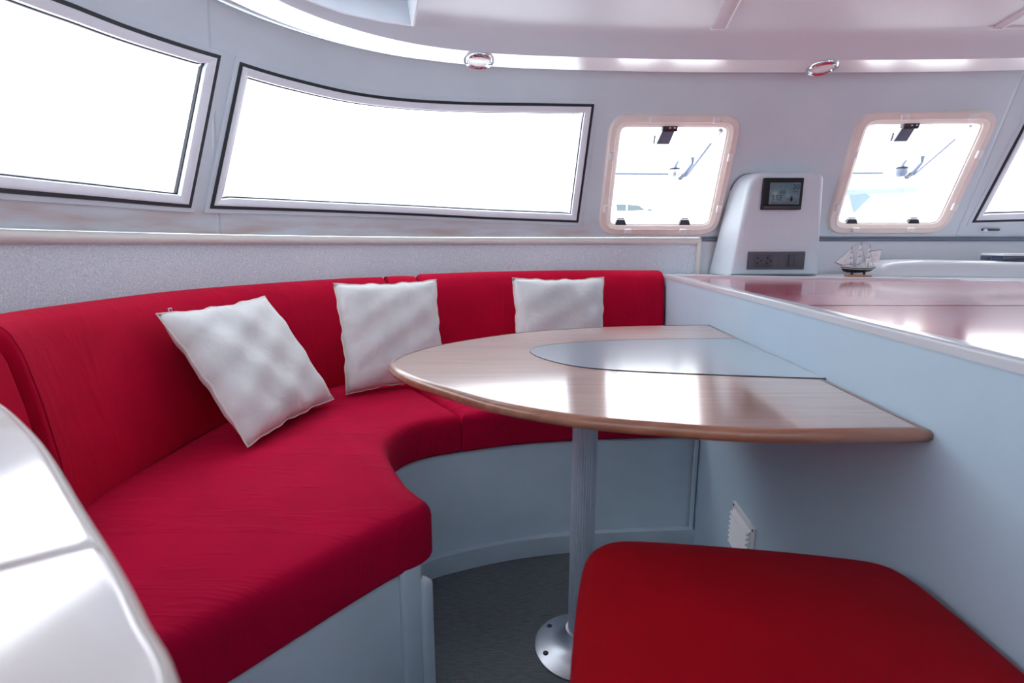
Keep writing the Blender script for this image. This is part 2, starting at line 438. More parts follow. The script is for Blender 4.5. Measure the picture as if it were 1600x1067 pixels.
# ceiling: ring flange, cove and deckhead, with an opening for the overhead hatch
HATCH = [(-.64, 1.555), (-.583, 1.618), (-.503, 1.702), (-.408, 1.757), (-.316, 1.79), (-.269, 1.608), (-.245, 1.50), (-.25, 1.38), (-.33, 1.32), (-.60, 1.32), (-.70, 1.38), (-.70, 1.5)]
ZC = 1.80
def ceiling():
    T = Tp[12:-12:2]; n = len(T)
    prof = [(.190, 1.7215), (.196, 1.728), (.206, 1.744), (.220, 1.765), (.240, 1.784), (.258, 1.793), (.275, ZC)]
    # rim hung clear of the wall: its sloping soffit mirrors the windows
    fl = [(-.02, 1.748), (.088, 1.748), (.096, 1.722), (.1045, 1.7055), (.105, 1.705), (.134, 1.7107), (.162, 1.716), (.190, 1.7215), (.1905, 1.724)]
    bm = bmesh.new(); rows = []
    for d, z in prof:
        row = []
        for x, y in off_path(T, d): row.append(bm.verts.new((x, y, z)))
        rows.append(row)
    vs = [(x, y, z) for d, z in fl for x, y in off_path(T, d)]
    fs = [(k * n + i, k * n + i + 1, (k + 1) * n + i + 1, (k + 1) * n + i) for k in range(len(fl) - 1) for i in range(n - 1)]
    tag(mesh('trim_8', vs, fs, M['flange'], None, True, sharp=30), kind='structure')
    for k in range(len(prof) - 1):
        for i in range(n - 1): bm.faces.new((rows[k][i], rows[k][i + 1], rows[k + 1][i + 1], rows[k + 1][i]))
    last = rows[-1]
    es = [bm.edges.get((last[i], last[i + 1])) for i in range(n - 1)] + [bm.edges.new((last[-1], last[0]))]
    hv = [bm.verts.new((x, y, ZC)) for x, y in inset(ccw(HATCH), .06)]
    es += [bm.edges.new((hv[i], hv[(i + 1) % len(hv)])) for i in range(len(hv))]
    bmesh.ops.triangle_fill(bm, edges=es, use_beauty=True)
    bmesh.ops.recalc_face_normals(bm, faces=bm.faces)
    me = bpy.data.meshes.new('ceiling'); bm.to_mesh(me); bm.free(); me.set_sharp_from_angle(angle=math.radians(38))
    return tag(link('ceiling', me, M['ceil']), kind='structure')
ceiling()
# overhead hatch: rim hanging under the deckhead, sloping well and a clear lid
def overhead():
    root = tag(empty('window_6', (-.46, 1.6, 1.755)), kind='structure')
    p = ccw(HATCH); n = len(p); c = (-.46, 1.58)
    sc_ = lambda q, k: [(c[0] + (x - c[0]) * k, c[1] + (y - c[1]) * k) for x, y in q]
    rings = [(inset(p, -.006), ZC + .002), (inset(p, -.006), 1.739), (p, 1.735), (inset(p, .006), 1.737), (sc_(p, .9), 1.82), (sc_(p, .8), 1.95)]
    vs = [(x, y, z) for q, z in rings for x, y in q]
    fs = [(k * n + i, k * n + (i + 1) % n, (k + 1) * n + (i + 1) % n, (k + 1) * n + i) for k in range(len(rings) - 1) for i in range(n)]
    under(root, mesh('hatch_well', vs, fs, M['ceil'], None, True, sharp=12))
    q = sc_(p, .8)
    under(root, mesh('pane', [(x, y, 1.948) for x, y in q], [tuple(range(n))], M['glass'], None, False))
overhead()

# long cabin windows
def window(name, poly):
    root = tag(empty(name, S((poly[0][0] + poly[-1][0]) / 2, .1)), kind='structure')
    under(root,
          ring('outer_lip', poly, [(-.016, 0), (-.015, .004), (-.001, .004), (0, .0)], M['shell'], None),
          ring('gasket', poly, [(-.002, 0), (-.001, .006), (.009, .006), (.010, .0)], M['black'], None),
          ring('frame', poly, [(.009, .0), (.010, .008), (.016, .009), (.034, .002), (.0355, -.004), (.036, -.020)], M['alu'], None),
          ring('inner_gasket', poly, [(.035, -.012), (.0355, -.0105), (.039, -.0105), (.0395, -.022)], M['black'], None),
          pane('pane', poly, .029, -.019, M['glass'], None))
    return root
window('window_1', W1); window('window_2', W2); window('window_3', W5); 
# front opening hatches
def front_hatch(name, o4, i4, poly, mirrored=False):
    root = tag(empty(name, S((o4[2][0] + o4[3][0]) / 2, .02)), kind='structure')
    under(root, ring('frame', poly, [(-.002, 0), (0, .010), (.006, .017), (.026, .019), (.029, .022), (.0315, .019), (.040, .016), (.046, .010), (.048, -.034)], M['hatch'], None),
          ring('seal', poly, [(.046, .002), (.047, .004), (.0505, .003), (.051, -.012)], M['clip'], None))
    TL, TR, BR, BL = [Vector(q) for q in i4]
    # eight cover clips round the frame
    OT = [Vector(q) for q in o4]
    edges = [(OT[0], OT[1], (.32, .80)), (OT[1], OT[2], (.33, .76)), (OT[2], OT[3], (.30, .76)), (OT[3], OT[0], (.24, .68))]
    cen = sum(OT, Vector((0, 0))) / 4
    for a, b, fr in edges:
        d = (b - a).normalized(); nrm = Vector((-d.y, d.x)); nrm = nrm if nrm.dot(cen - a) > 0 else -nrm
        for f in fr:
            p = a.lerp(b, f) + nrm * .021
            P = S(p.x, p.y, .021); X = (S(p.x + d.x * .01, p.y + d.y * .01, .021) - P).normalized(); N = SN(p.x, p.y); Yv = N.cross(X)
            R = Matrix((X, Yv, N)).transposed()
            under(root, box('cover_clip', P, (.033, .023, .018), M['clip'], None, .005, R, 3))
    # hinge blocks on the sill
    for f in (.13, .80) if not mirrored else (.19, .80):
        p = BL.lerp(BR, f); P = S(p.x, p.y + .010, -.004); X = (S(p.x + .01, p.y + .010) - S(p.x, p.y + .010)).normalized(); N = SN(p.x, p.y); R = Matrix((X, N.cross(X), N)).transposed()
        k = .026
        vs = [(-k, -.010, -.012), (k, -.010, -.012), (k, -.010, .010), (-k, -.010, .010), (-k * .72, .012, -.010), (k * .72, .012, -.010), (k * .72, .012, .006), (-k * .72, .012, .006)]
        fs = [(0, 1, 2, 3), (4, 5, 6, 7), (0, 1, 5, 4), (1, 2, 6, 5), (2, 3, 7, 6), (3, 0, 4, 7)]
        hg = mesh('hinge', [P + R @ Vector(v) for v in vs], fs, M['dark'], None, False); under(root, hg)
        sub(hg, box('hinge_leaf', P + R @ Vector((0, .017, -.004)), (.034, .004, .012), M['grey'], None, .0015, R))
    # latch keeper hanging from the top of the opening
    p = TL.lerp(TR, .44 if not mirrored else .41); P = S(p.x, p.y - .012, -.004); X = (S(p.x + .01, p.y) - S(p.x, p.y)).normalized(); N = SN(p.x, p.y); R = Matrix((X, N.cross(X), N)).transposed()
    k0 = box('latch_keeper', P, (.064, .026, .030), M['dark'], None, .004, R)
    under(root, k0)
    for dx in (-.010, .010):
        sub(k0, box('keeper_screw', P + R @ Vector((dx + .008, .001, .016)), (.009, .006, .003), M['chrome'], None, .001, R))
    pl = [(-.028, -.012), (.024, -.012), (.008, -.064), (-.046, -.064)]
    vs = [P + R @ Vector((x, y, z)) for z in (-.006, .002) for x, y in pl]
    under(root, mesh('keeper_plate', vs, [(0, 1, 2, 3), (4, 5, 6, 7), (0, 1, 5, 4), (1, 2, 6, 5), (2, 3, 7, 6), (3, 0, 4, 7)], M['grey'], None, False))
    under(root, box('keeper_hook', P + R @ Vector((-.058, -.046, 0)), (.006, .034, .012), M['grey'], None, .002, R))
    # lid hinged at the sill and propped open outwards
    def lid(f, r):  # f across, r up the lid
        p = BL.lerp(BR, f); b = S(p.x, p.y, -.03); ang = math.radians(36); L = .30 * r
        return b + Vector((0, math.sin(ang) * L, math.cos(ang) * L))
    a0, a1, b1, b0 = lid(-.02, .03), lid(1.02, .03), lid(1.03, 1), lid(-.02, 1)
    up = (lid(.5, 1) - lid(.5, 0)).normalized()
    under(root, mesh('lid_pane', [a0, a1, b1, b0], [(0, 1, 2, 3)], M['glass'], None, False))
    under(root, tube('lid_edge', [b0, lid(.74, 1)], .0052, M['grey'], None, 8))
    under(root, tube('lid_edge', [lid(.74, 1), b1], .003, M['boat_and_glare_white'], None, 8))  # right end and sides white: glare of the sky put into the colour
    for c_, d_ in ((a0, b0), (a1, b1)):
        under(root, tube('lid_edge', [c_, d_], .003, M['boat_and_glare_white'], None, 8))
    # lid handle: round knob with dark cap, hook, and folded lever
    K = lid(.81 if not mirrored else .93, 1.0)
    under(root, lathe('lid_knob', [(0, -.020), (.016, -.018), (.024, -.006), (.025, .010), (.023, .020)], K, M['grey'] if mirrored else M['steel'], None, 24),
          lathe('knob_cap', [(.026, .020), (.026, .026), (.018, .030), (0, .031)], K, M['dark'], None, 24),
          tube('knob_hook', [K + Vector((0, 0, .028)), K + Vector((.006, 0, .045)), K + Vector((.016, 0, .060))], [.008, .007, .005], M['grey'], None, 8))
    under(root, tube('lever', [K + Vector((.020, 0, -.026)), K + Vector((.045, -.01, -.008)), K + Vector((.078, -.02, .045)), K + Vector((.080, -.02, .075))], [.007, .010, .007, .011], M['grey'], None, 8),
          tube('lever_grip', [K + Vector((.026, 0, -.024)), K + Vector((.050, -.012, .0))], [.010, .009], M['dark'], None, 8))
    # telescopic stay from the frame corner to the lid
    q = TR + Vector((-.035, -.02)); A = S(q.x, q.y, -.01)
    Bq = K + Vector((.055, -.01, -.012))
    under(root, tube('stay_rod', [A, Bq], .0045 if mirrored else .006, M['grey'], None, 8),
          tube('stay_sleeve', [A, A.lerp(Bq, .22)], .008 if mirrored else .012, M['alu'], None, 10))
    return root
front_hatch('window_5', [(4.4486, .537), (5.0046, .538), (4.9918, .016), (4.4351, .0155)], [(4.5014, .495), (4.9647, .495), (4.9236, .062), (4.479, .062)], H1)
front_hatch('window_4', [(5.4884, .5474), (6.0569, .5477), (6.0293, .0216), (5.4877, .022)], [(5.5204, .5044), (6.0038, .5066), (5.9723, .0643), (5.5165, .0651)], H2, True)

# floor
tag(mesh('floor', [(-1.2, -1.3, 0), (3.4, -1.3, 0), (3.4, 2.7, 0), (-1.2, 2.7, 0), (-1.2, -1.3, -.04), (3.4, -1.3, -.04), (3.4, 2.7, -.04), (-1.2, 2.7, -.04)],
         [(0, 1, 2, 3), (4, 5, 6, 7), (0, 1, 5, 4), (1, 2, 6, 5), (2, 3, 7, 6), (3, 0, 4, 7)], M['carpet'], None, False), kind='structure')

# lower wall behind the seating (speckled carpet lining), rail on top and end trim
def low_wall(name, pts, z0, z1, mat, off=.0, th=.02):
    vs = []; n = len(pts)
    for i in range(n):
        a = Vector(pts[max(i - 1, 0)]); b = Vector(pts[min(i + 1, n - 1)]); t = (b - a).normalized(); nn = Vector((-t.y, t.x))
        for o_ in (off, off + th):
            p = Vector(pts[i]) + nn * o_
            vs += [(p.x, p.y, z0), (p.x, p.y, z1)]
    fs = []
    for i in range(n - 1):
        a = 4 * i; b = a + 4
        fs += [(a, a + 1, b + 1, b), (a + 2, a + 3, b + 3, b + 2), (a + 1, a + 3, b + 3, b + 1), (a, a + 2, b + 2, b)]
    fs += [(0, 1, 3, 2), (4 * n - 4, 4 * n - 3, 4 * n - 1, 4 * n - 2)]
    return tag(mesh(name, vs, fs, mat, None, True, sharp=40), kind='structure')
i0 = min(range(len(Bp)), key=lambda i: abs(Bp[i][1] - (-1.0)) + (9 if Bp[i][0] > 1 else 0))
i1 = min(range(len(Bp)), key=lambda i: abs(Bp[i][0] - .885) + (9 if Bp[i][1] < 2 else 0))
i2 = min(range(len(Bp)), key=lambda i: abs(Bp[i][1] - (-1.0)) + (9 if Bp[i][0] < 1 else 0))
low_wall('wall_seating', Bp[i0:i1 + 1], .0, 1.075, M['speckle'])
low_wall('wall_galley', Bp[i1:i2 + 1], .0, 1.092, M['gel'], .002)
tag(tube('trim_1', [(x, y, 1.068) for x, y in off_path(Bp[i0:i1 + 1], .006)], .0155, M['rail'], None, 12, flat=.8), kind='structure')
ex, ey = off_path(Bp[i0:i1 + 1], .006)[-1]
tag(box('trim_2', (ex - .008, ey - .002, .985), (.018, .022, .175), M['rail'], None, .005), kind='structure')
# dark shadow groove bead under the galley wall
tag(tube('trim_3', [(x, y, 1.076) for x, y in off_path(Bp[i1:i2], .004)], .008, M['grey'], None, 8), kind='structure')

# unseen aft bulkhead with companionway, added to hold back light from behind the camera
for nm, x0, x1, z0, z1 in (('wall_aft', -1.05, 1.75, 0, 1.80), ('wall_aft', 2.05, 3.25, 0, 1.80), ('wall_aft', 1.75, 2.05, 1.62, 1.80)):
    tag(box(nm, ((x0 + x1) / 2, -1.13, (z0 + z1) / 2), (x1 - x0, .04, z1 - z0), M['shell'], None, .004), kind='structure')

# raised strips standing for ceiling grooves, recess shade put into their darker colour
def shaded_groove(name, a, b, wdt):
    A = Vector((a[0], a[1], ZC)); B = Vector((b[0], b[1], ZC)); d = (B - A).normalized(); sd = Vector((d.y, -d.x, 0))
    R = Matrix((d, sd, Vector((0, 0, 1)))).transposed()
    root = tag(empty(name, A), kind='structure')
    L = (B - A).length
    under(root, box('shaded_groove', (A + B) / 2 - Vector((0, 0, .003)), (L, wdt, .010), M['shaded_groove'], None, .002, R),
          box('edge_bead', (A + B) / 2 - sd * wdt * .5 - Vector((0, 0, .006)), (L + .01, .006, .012), M['white'], None, .002, R),
          box('end_bead', A - Vector((0, 0, .006)), (.008, wdt + .012, .012), M['white'], None, .002, R))
shaded_groove('trim_4', (.722, 1.955), (.49, .75), .046)
shaded_groove('trim_5', (1.69, 1.955), (1.45, .80), .030)
tag(box('trim_6', (2.03, 1.955, ZC - .004), (.75, .010, .010), M['white'], None, .003), kind='structure')

# downlights on the flange
def downlight(x, y, label):
    zd = 1.7135
    root = tag(empty('downlight', (x, y, zd)), label, 'light', 'recessed downlights in the ceiling edge')
    flip = Matrix.Rotation(-.12, 3, 'X') @ Matrix(((1, 0, 0), (0, -1, 0), (0, 0, -1)))
    under(root, lathe('chrome_ring', [(.040, -.004), (.052, -.004), (.056, .002), (.054, .009), (.048, .013), (.043, .010), (.040, .0)], (x, y, zd), M['chrome'], None, 40, flip),
          lathe('lens', [(.0425, .002), (.038, .007), (.022, .011), (0, .012)], (x, y, zd), M['lens'], None, 32, flip))
downlight(-.121, 2.022, 'round chrome-rimmed downlight in the ceiling edge above the long curved window')
downlight(1.176, 2.098, 'round chrome-rimmed downlight in the ceiling edge above the wall-mounted display')

# small latch under the right-hand window
def latch():
    P = S(6.19, .035, .008)
    root = tag(empty('window_latch', P), 'small white latch with its shadow as a dark strip under the right-hand window', 'latch')
    under(root, box('latch_shadow', P + Vector((.03, 0, .004)), (.075, .016, .010), M['dark'], None, .004),  # dark strip modelled as the shadow of the latch on the wall
          lathe('latch_tip', [(0, -.008), (.007, -.005), (.008, 0), (.007, .005), (0, .008)], P + Vector((-.004, -.012, 0)), M['white'], None, 16))
latch()

# ------------------------------------------------------------------ bench base
inner = [(-.178, .968), (-.235, 1.075), (-.300, 1.20), (-.335, 1.29), (-.340, 1.36), (-.318, 1.43), (-.262, 1.488), (-.16, 1.532), (-.06, 1.570), (.05, 1.602), (.216, 1.632), (.40, 1.65), (.645, 1.664)]
endf = [(-.43, .645), (-.31, .803)]
wallb = [(x, y) for x, y in off_path(Bp[i0:i1 + 1], .012)]
def wall_between(y0, xmax):
    out = [p for p in wallb if (p[0] < -.5 or p[1] > 2.0) and p[1] >= y0 and p[0] <= xmax]
    return out[::3] if len(out) > 6 else out
def bench():
    root = tag(empty('bench_base', (-.3, 1.6, 0)), 'white moulded bench base curving under the red seat cushions', 'bench')
    o = [(-.186, .961)] + [(x - .0, y + .012) for x, y in inner[1:]]
    inn = chaikin(inner, 2, False)
    back = wall_between(.63, .66)
    poly = [(x, y) for x, y in inn] + [(.665, 2.38)] + [p for p in back[::-1] if p[0] < .64] + [(-.93, .61), (-.52, .535), (-.43, .645), (-.31, .803)]
    # keep the moulding just inside the cushion overhang
    under(root, slab('body', inset(ccw(poly), .010), 0, .398, .010, M['bench'], None))
    # plinth and corner bead along the inner face
    pl = [(x, y - .004) for x, y in inn if x > -.335 and y > 1.38]
    low = low_wall('plinth', pl, 0, .066, M['bench'], -.012, .024); del low['kind']
    under(root, low)
    b2 = box('corner_bead', (.632, 1.657, .2), (.014, .014, .396), M['bench'], None, .004); under(root, b2)
    # upright corner moulding with a rounded top and a small rebate
    d = Vector((-.133, -.165, 0)).normalized(); R = Matrix((d, Vector((-d.y, d.x, 0)), Vector((0, 0, 1)))).transposed()
    under(root, box('corner_post', Vector((-.186, .966, .178)), (.03, .032, .362), M['bench'], None, .008, R, 3),
          box('end_lip', Vector((-.209, .938, .217)), (.05, .018, .424), M['bench'], None, .009, R, 3))
bench()

# ------------------------------------------------------------------ seat cushions
bl = [(-.475, 2.02), (-.65, 1.955), (-.775, 1.77), (-.89, 1.45), (-.91, 1.06), (-.90, .90), (-.93, .60), (-.52, .535)]
left_seat = chaikin(inner[1:8], 2, False)
corner = chaikin([(-.31, .803), (-.235, .897), (-.152, .975), (-.208, 1.04), (-.235, 1.075)], 3, False)
pl = [(-.43, .645)] + corner + left_seat[1:] + bl
c1 = slab('seat_cushion', pl, .402, .53, .034, M['seat'], None, rb=.015, crown=.004)
tag(c1, 'large red seat cushion with a rounded inner corner on the left run of the bench', 'cushion', 'red bench seat cushions')
pr = chaikin([(-.157, 1.533), (-.06, 1.570), (.05, 1.602), (.216, 1.632), (.40, 1.65), (.64, 1.664)], 1, False) + [(.671, 2.27), (.42, 2.28), (.18, 2.275), (-.08, 2.20), (-.37, 2.09), (-.468, 2.024)]
c2 = slab('seat_cushion', pr, .402, .53, .030, M['seat'], None, rb=.012, crown=.003)
tag(c2, 'red seat cushion running behind and under the wooden table to the grey partition', 'cushion', 'red bench seat cushions')

# ------------------------------------------------------------------ backrests
def backrest(name, top, bot, th, label, nsub=10):
    tp = catmull(top, nsub); bp = catmull(bot, nsub); n = len(tp)
    prof = [(.0, .0), (-.006, .08), (-.012, .3), (-.012, .6), (-.006, .84), (.003, .93), (.014, .972), (.034, .996), (.06, 1.0), (th - .03, .995), (th - .008, .975), (th, .94), (th, .5), (th - .01, .0)]
    m = len(prof); vs = []; fs = []
    sec = []
    for i in range(n):
        a = Vector(tp[max(i - 1, 0)][:2]); b = Vector(tp[min(i + 1, n - 1)][:2]); t = (b - a).normalized(); o_ = Vector((-t.y, t.x, 0))
        T = Vector(tp[i]); B = Vector(bp[i])
        sec.append([B.lerp(T, f) + o_ * d for d, f in prof])
    def shrink(s, k, dv):
        c = sum(s, Vector()) / len(s); return [c + (p - c) * k + dv for p in s]
    t0 = (sec[0][5] - sec[1][5]).normalized(); t1 = (sec[-1][5] - sec[-2][5]).normalized()
    rows = [shrink(sec[0], .90, t0 * .001), shrink(sec[0], .965, -t0 * .004)] + [shrink(sec[0], 1, -t0 * .014)] + sec[1:-1] + [shrink(sec[-1], 1, -t1 * .014), shrink(sec[-1], .965, -t1 * .004), shrink(sec[-1], .90, t1 * .001)]
    for r_ in rows: vs += r_
    for i in range(len(rows) - 1):
        for k in range(m): fs.append((i * m + k, i * m + (k + 1) % m, (i + 1) * m + (k + 1) % m, (i + 1) * m + k))
    fs += [tuple(range(m)), tuple(range((len(rows) - 1) * m, len(rows) * m))]
    o = mesh(name, vs, fs, M['back'], None, True, sharp=60)
    return tag(o, label, 'cushion', 'red bench backrest cushions')
backrest('backrest_cushion', [(-.85, .64, .917), (-.872, .76, .917), (-.890, .868, .918)], [(-.805, .64, .533), (-.825, .76, .533), (-.840, .868, .533)], .10, 'red backrest cushion at the far left edge behind the pale foreground counter')
backrest('backrest_cushion', [(-.895, .895, .92), (-.937, 1.06, .92), (-.92, 1.47, .92), (-.77, 1.77, .921), (-.62, 1.97, .922), (-.498, 2.042, .923)],
         [(-.845, .895, .533), (-.862, 1.06, .533), (-.85, 1.44, .533), (-.725, 1.72, .533), (-.595, 1.91, .533), (-.465, 1.985, .533)], .10, 'long red curved backrest cushion behind the leftmost cream pillow')
backrest('backrest_cushion', [(-.492, 2.05, .924), (-.44, 2.077, .925), (-.385, 2.098, .922)], [(-.458, 1.99, .533), (-.41, 2.015, .533), (-.355, 2.043, .533)], .10, 'narrow red wedge of backrest above the middle cream pillow')
backrest('backrest_cushion', [(-.378, 2.10, .930), (-.1, 2.21, .935), (.172, 2.283, .937), (.42, 2.29, .938), (.672, 2.275, .938)],
         [(-.35, 2.047, .533), (-.08, 2.158, .533), (.18, 2.235, .533), (.42, 2.24, .533), (.668, 2.225, .533)], .10, 'red backrest cushion beside the grey partition behind the rightmost cream pillow')

# ------------------------------------------------------------------ pillows
def pillow(c, R, a, label, puff=.055, seed=0, pull=None):
    rnd = random.Random(seed); n = 28; vs = []; fs = []
    ph = [rnd.uniform(0, 6.28) for _ in range(8)]
    C = Vector(c); R = Matrix(R)
    def wob(u, v): return .0035 * math.sin(5 * u + ph[0]) * math.sin(4 * v + ph[1]) + .004 * math.sin(9 * u + 5 * v + ph[2]) + .0035 * math.sin(11 * v - 6 * u + ph[3])
    for side in (1, -1):
        for i in range(n + 1):
            for j in range(n + 1):
                u = -1 + 2 * i / n; v = -1 + 2 * j / n
                # sides pull in between the corners, edges pucker a little
                e = 1 - .055 * (1 - abs(v) ** 2.2) * abs(u) ** 3; g = 1 - .055 * (1 - abs(u) ** 2.2) * abs(v) ** 3
                pu = (.0026 * math.sin(11 * v + ph[4]) + .0018 * math.sin(23 * v + ph[6])) * abs(u) ** 6; pv = (.0026 * math.sin(10 * u + ph[5]) + .0018 * math.sin(21 * u + ph[7])) * abs(v) ** 6
                X = u * e * a / 2 + pu * (1 - v * v); Y = v * g * a / 2 + pv * (1 - u * u)
                h = max(0, (1 - u ** 4) * (1 - v ** 4)) ** .55 * puff
                h += wob(u, v) * (1 - u ** 6) * (1 - v ** 6)
                vs.append(C + R @ Vector((X, Y, side * h + (0 if side > 0 else -.0005))))
    N = (n + 1) ** 2
    for k in (0, 1):
        for i in range(n):
            for j in range(n):
                q = [k * N + i * (n + 1) + j, k * N + (i + 1) * (n + 1) + j, k * N + (i + 1) * (n + 1) + j + 1, k * N + i * (n + 1) + j + 1]
                fs.append(tuple(q if k == 0 else q[::-1]))
    root = tag(empty('pillow', C), label, 'pillow', 'cream scatter pillows on the red bench')
    body = mesh('pillow_body', vs, fs, M['pillow'], None, True)
    bm = bmesh.new(); bm.from_mesh(body.data); bmesh.ops.remove_doubles(bm, verts=bm.verts, dist=.0012); bmesh.ops.recalc_face_normals(bm, faces=bm.faces); bm.to_mesh(body.data); bm.free()
    under(root, body)
    loop = []
    idx = [(i, 0) for i in range(n)] + [(n, j) for j in range(n)] + [(n - i, n) for i in range(n)] + [(0, n - j) for j in range(n)]
    under(root, tube('seam', [vs[i * (n + 1) + j] for i, j in idx], .0026, M['piping'], None, 6, True))
    if pull is not None:
        P = C + R @ Vector(pull)
        under(root, tube('zip_pull', [P + R @ Vector((0, 0, 0)), P + R @ Vector((.004, .012, .002)), P + R @ Vector((.012, .012, .002)), P + R @ Vector((.011, 0, 0))], .002, M['steel'], None, 6, True))
pillow((-.735, 1.440, .718), [[0.2091, -0.5419, 0.814], [0.9778, 0.1042, -0.1819], [0.0138, 0.834, 0.5517]], .40, 'cream pillow leaning crookedly, the nearest and largest of the three', .052, 1, (-.165, .196, 0))
pillow((-.432, 1.840, .732), [[0.8374, -0.1085, 0.5358], [0.5466, 0.1665, -0.8206], [-0.0002, 0.98, 0.1988]], .385, 'cream pillow standing upright in the bench corner by the table tip', .05, 2)
pillow((.200, 2.085, .722), [[0.9649, -0.031, 0.2608], [0.2624, 0.1598, -0.9516], [-0.0121, 0.9867, 0.1623]], .40, 'cream pillow half hidden behind the wooden table', .05, 3)

# ------------------------------------------------------------------ table
def table():
    root = tag(empty('dining_table', (.179, 1.19, 0)), 'half-oval varnished wood table with blue-grey inlay on a fluted post', 'table')
    arc = catmull([(.580, .668), (.350, .664), (.208, .69), (.095, .723), (-.02, .785), (-.112, .865), (-.197, .953), (-.250, 1.03), (-.268, 1.10), (-.244, 1.193), (-.167, 1.315), (0, 1.464), (.197, 1.556), (.407, 1.607), (.638, 1.625)], 7)
    poly = ccw(arc)
    z0, z1 = .781, .80
    n = len(poly)
    q = inset(poly, .012)
    vs = [(x, y, z1) for x, y in q] + [(x, y, z0) for x, y in q]
    fs = [tuple(range(n)), tuple(range(n, 2 * n))[::-1]] + [(i, (i + 1) % n, n + (i + 1) % n, n + i) for i in range(n)]
    top = mesh('tabletop', vs, fs, M['teak'], None, False)
    rings = [(inset(poly, .0118), z0 - .0006), (inset(poly, .004), z0 + .001), (poly, z0 + .006), (poly, z1 - .006), (inset(poly, .0035), z1 - .0008), (inset(poly, .0125), z1 + .0006)]
    vs = [(x, y, z) for p, z in rings for x, y in p]
    fs = [(k * n + i, k * n + (i + 1) % n, (k + 1) * n + (i + 1) % n, (k + 1) * n + i) for k in range(len(rings) - 1) for i in range(n)]
    band = mesh('edge_band', vs, fs, M['teak_edge'], None, True, sharp=70)
    inl = catmull([(.597, .944), (.40, .973), (.222, 1.008), (.134, 1.045), (.072, 1.115), (.045, 1.18), (.052, 1.235), (.113, 1.29), (.254, 1.338), (.433, 1.362), (.610, 1.366)], 6)
    il = slab('inlay', inl, .7995, .8012, .0004, M['inlay'], None, smooth=False)
    groove = tube('inlay_seam', [(x, y, .8006) for x, y in inl], .0011, M['dark'], None, 6)
    post = lathe('post', [(.030, .02), (.030, 0.781)], (.179, 1.19, 0), M['post'], None, 120, None, .035, 30)
    flange = lathe('base_flange', [(.118, 0), (.118, .004), (.112, .007), (.085, .012), (.062, .020), (.048, .034), (.040, .052), (.037, .056), (.030, .056)], (.179, 1.19, 0), M['steel'], None, 56)
    socket = lathe('top_socket', [(.035, .745), (.036, .752), (.042, .760), (.075, .766), (.078, 0.781)], (.179, 1.19, 0), M['steel'], None, 40)
    under(root, top, band, il, groove, post, flange, socket)
    for k in range(6):
        a = k * math.pi / 3 + .35
        sub(flange, lathe('screw', [(.0075, .006), (.0075, .0105), (.005, .0122), (0, .0124)], (.179 + .097 * math.cos(a), 1.19 + .097 * math.sin(a), 0), M['dark'], None, 14))
    br = box('bracket', (.592, 1.09, .762), (.014, .05, .036), M['rail'], None, .003); under(root, br)
table()

# ------------------------------------------------------------------ galley counter with the grey partition
PX = lambda y: .538 + .063 * y
def counter():
    root = tag(empty('galley_counter', (1.3, 1.2, 0)), 'galley counter with glossy red top and plain grey side facing the table', 'counter')
    ya, yb = -.35, 2.278; th = .030
    pan = [(PX(ya), ya), (PX(yb), yb), (PX(yb) + th, yb), (PX(ya) + th, ya)]
    under(root, slab('side_panel', pan, 0, .912, .004, M['panel'], None, steps=2))
    r0 = [(PX(ya) - .003, ya), (PX(yb) - .003, yb + .004), (PX(yb) + th - .002, yb + .004), (PX(ya) + th - .002, ya)]
    under(root, slab('edge_rail', r0, .908, .925, .006, M['gel'], None, steps=4))
    s = 1.172
    g = .0012
    x0 = lambda y: PX(y) + th - .001
    near = [(x0(ya), ya), (2.5, ya), (2.5, s - .02 - g), (x0(s), s - g)]
    far = [(x0(s), s + g), (2.5, s - .02 + g), (2.5, 1.74), (1.715, 1.962), (x0(2.262), 2.262)]
    under(root, slab('worktop', near, .885, .914, .002, M['counter'], None, steps=2), slab('worktop', far, .885, .914, .002, M['counter'], None, steps=2))
    under(root, tube('worktop_seam', [(x0(s), s, .9132), (2.5, s - .02, .9132)], .0018, M['dark'], None, 6))
    under(root, slab('cabinet_body', [(x0(ya) + .0, ya + .01), (2.5, ya + .01), (2.5, 1.73), (1.71, 1.95), (x0(2.25), 2.25)], 0, .884, .003, M['panel'], None, steps=2))
    # raised white lip along the back
    a = Vector((PX(2.27) + .0, 2.285)); b = Vector((1.715, 1.974)); d = (b - a).normalized(); nn = Vector((-d.y, d.x))
    lip = [tuple(a - nn * .008), tuple(b - nn * .008), tuple(b + nn * .012), tuple(a + nn * .012)]
    under(root, slab('back_lip', lip, .90, .9235, .004, M['gel'], None, steps=3))
counter()

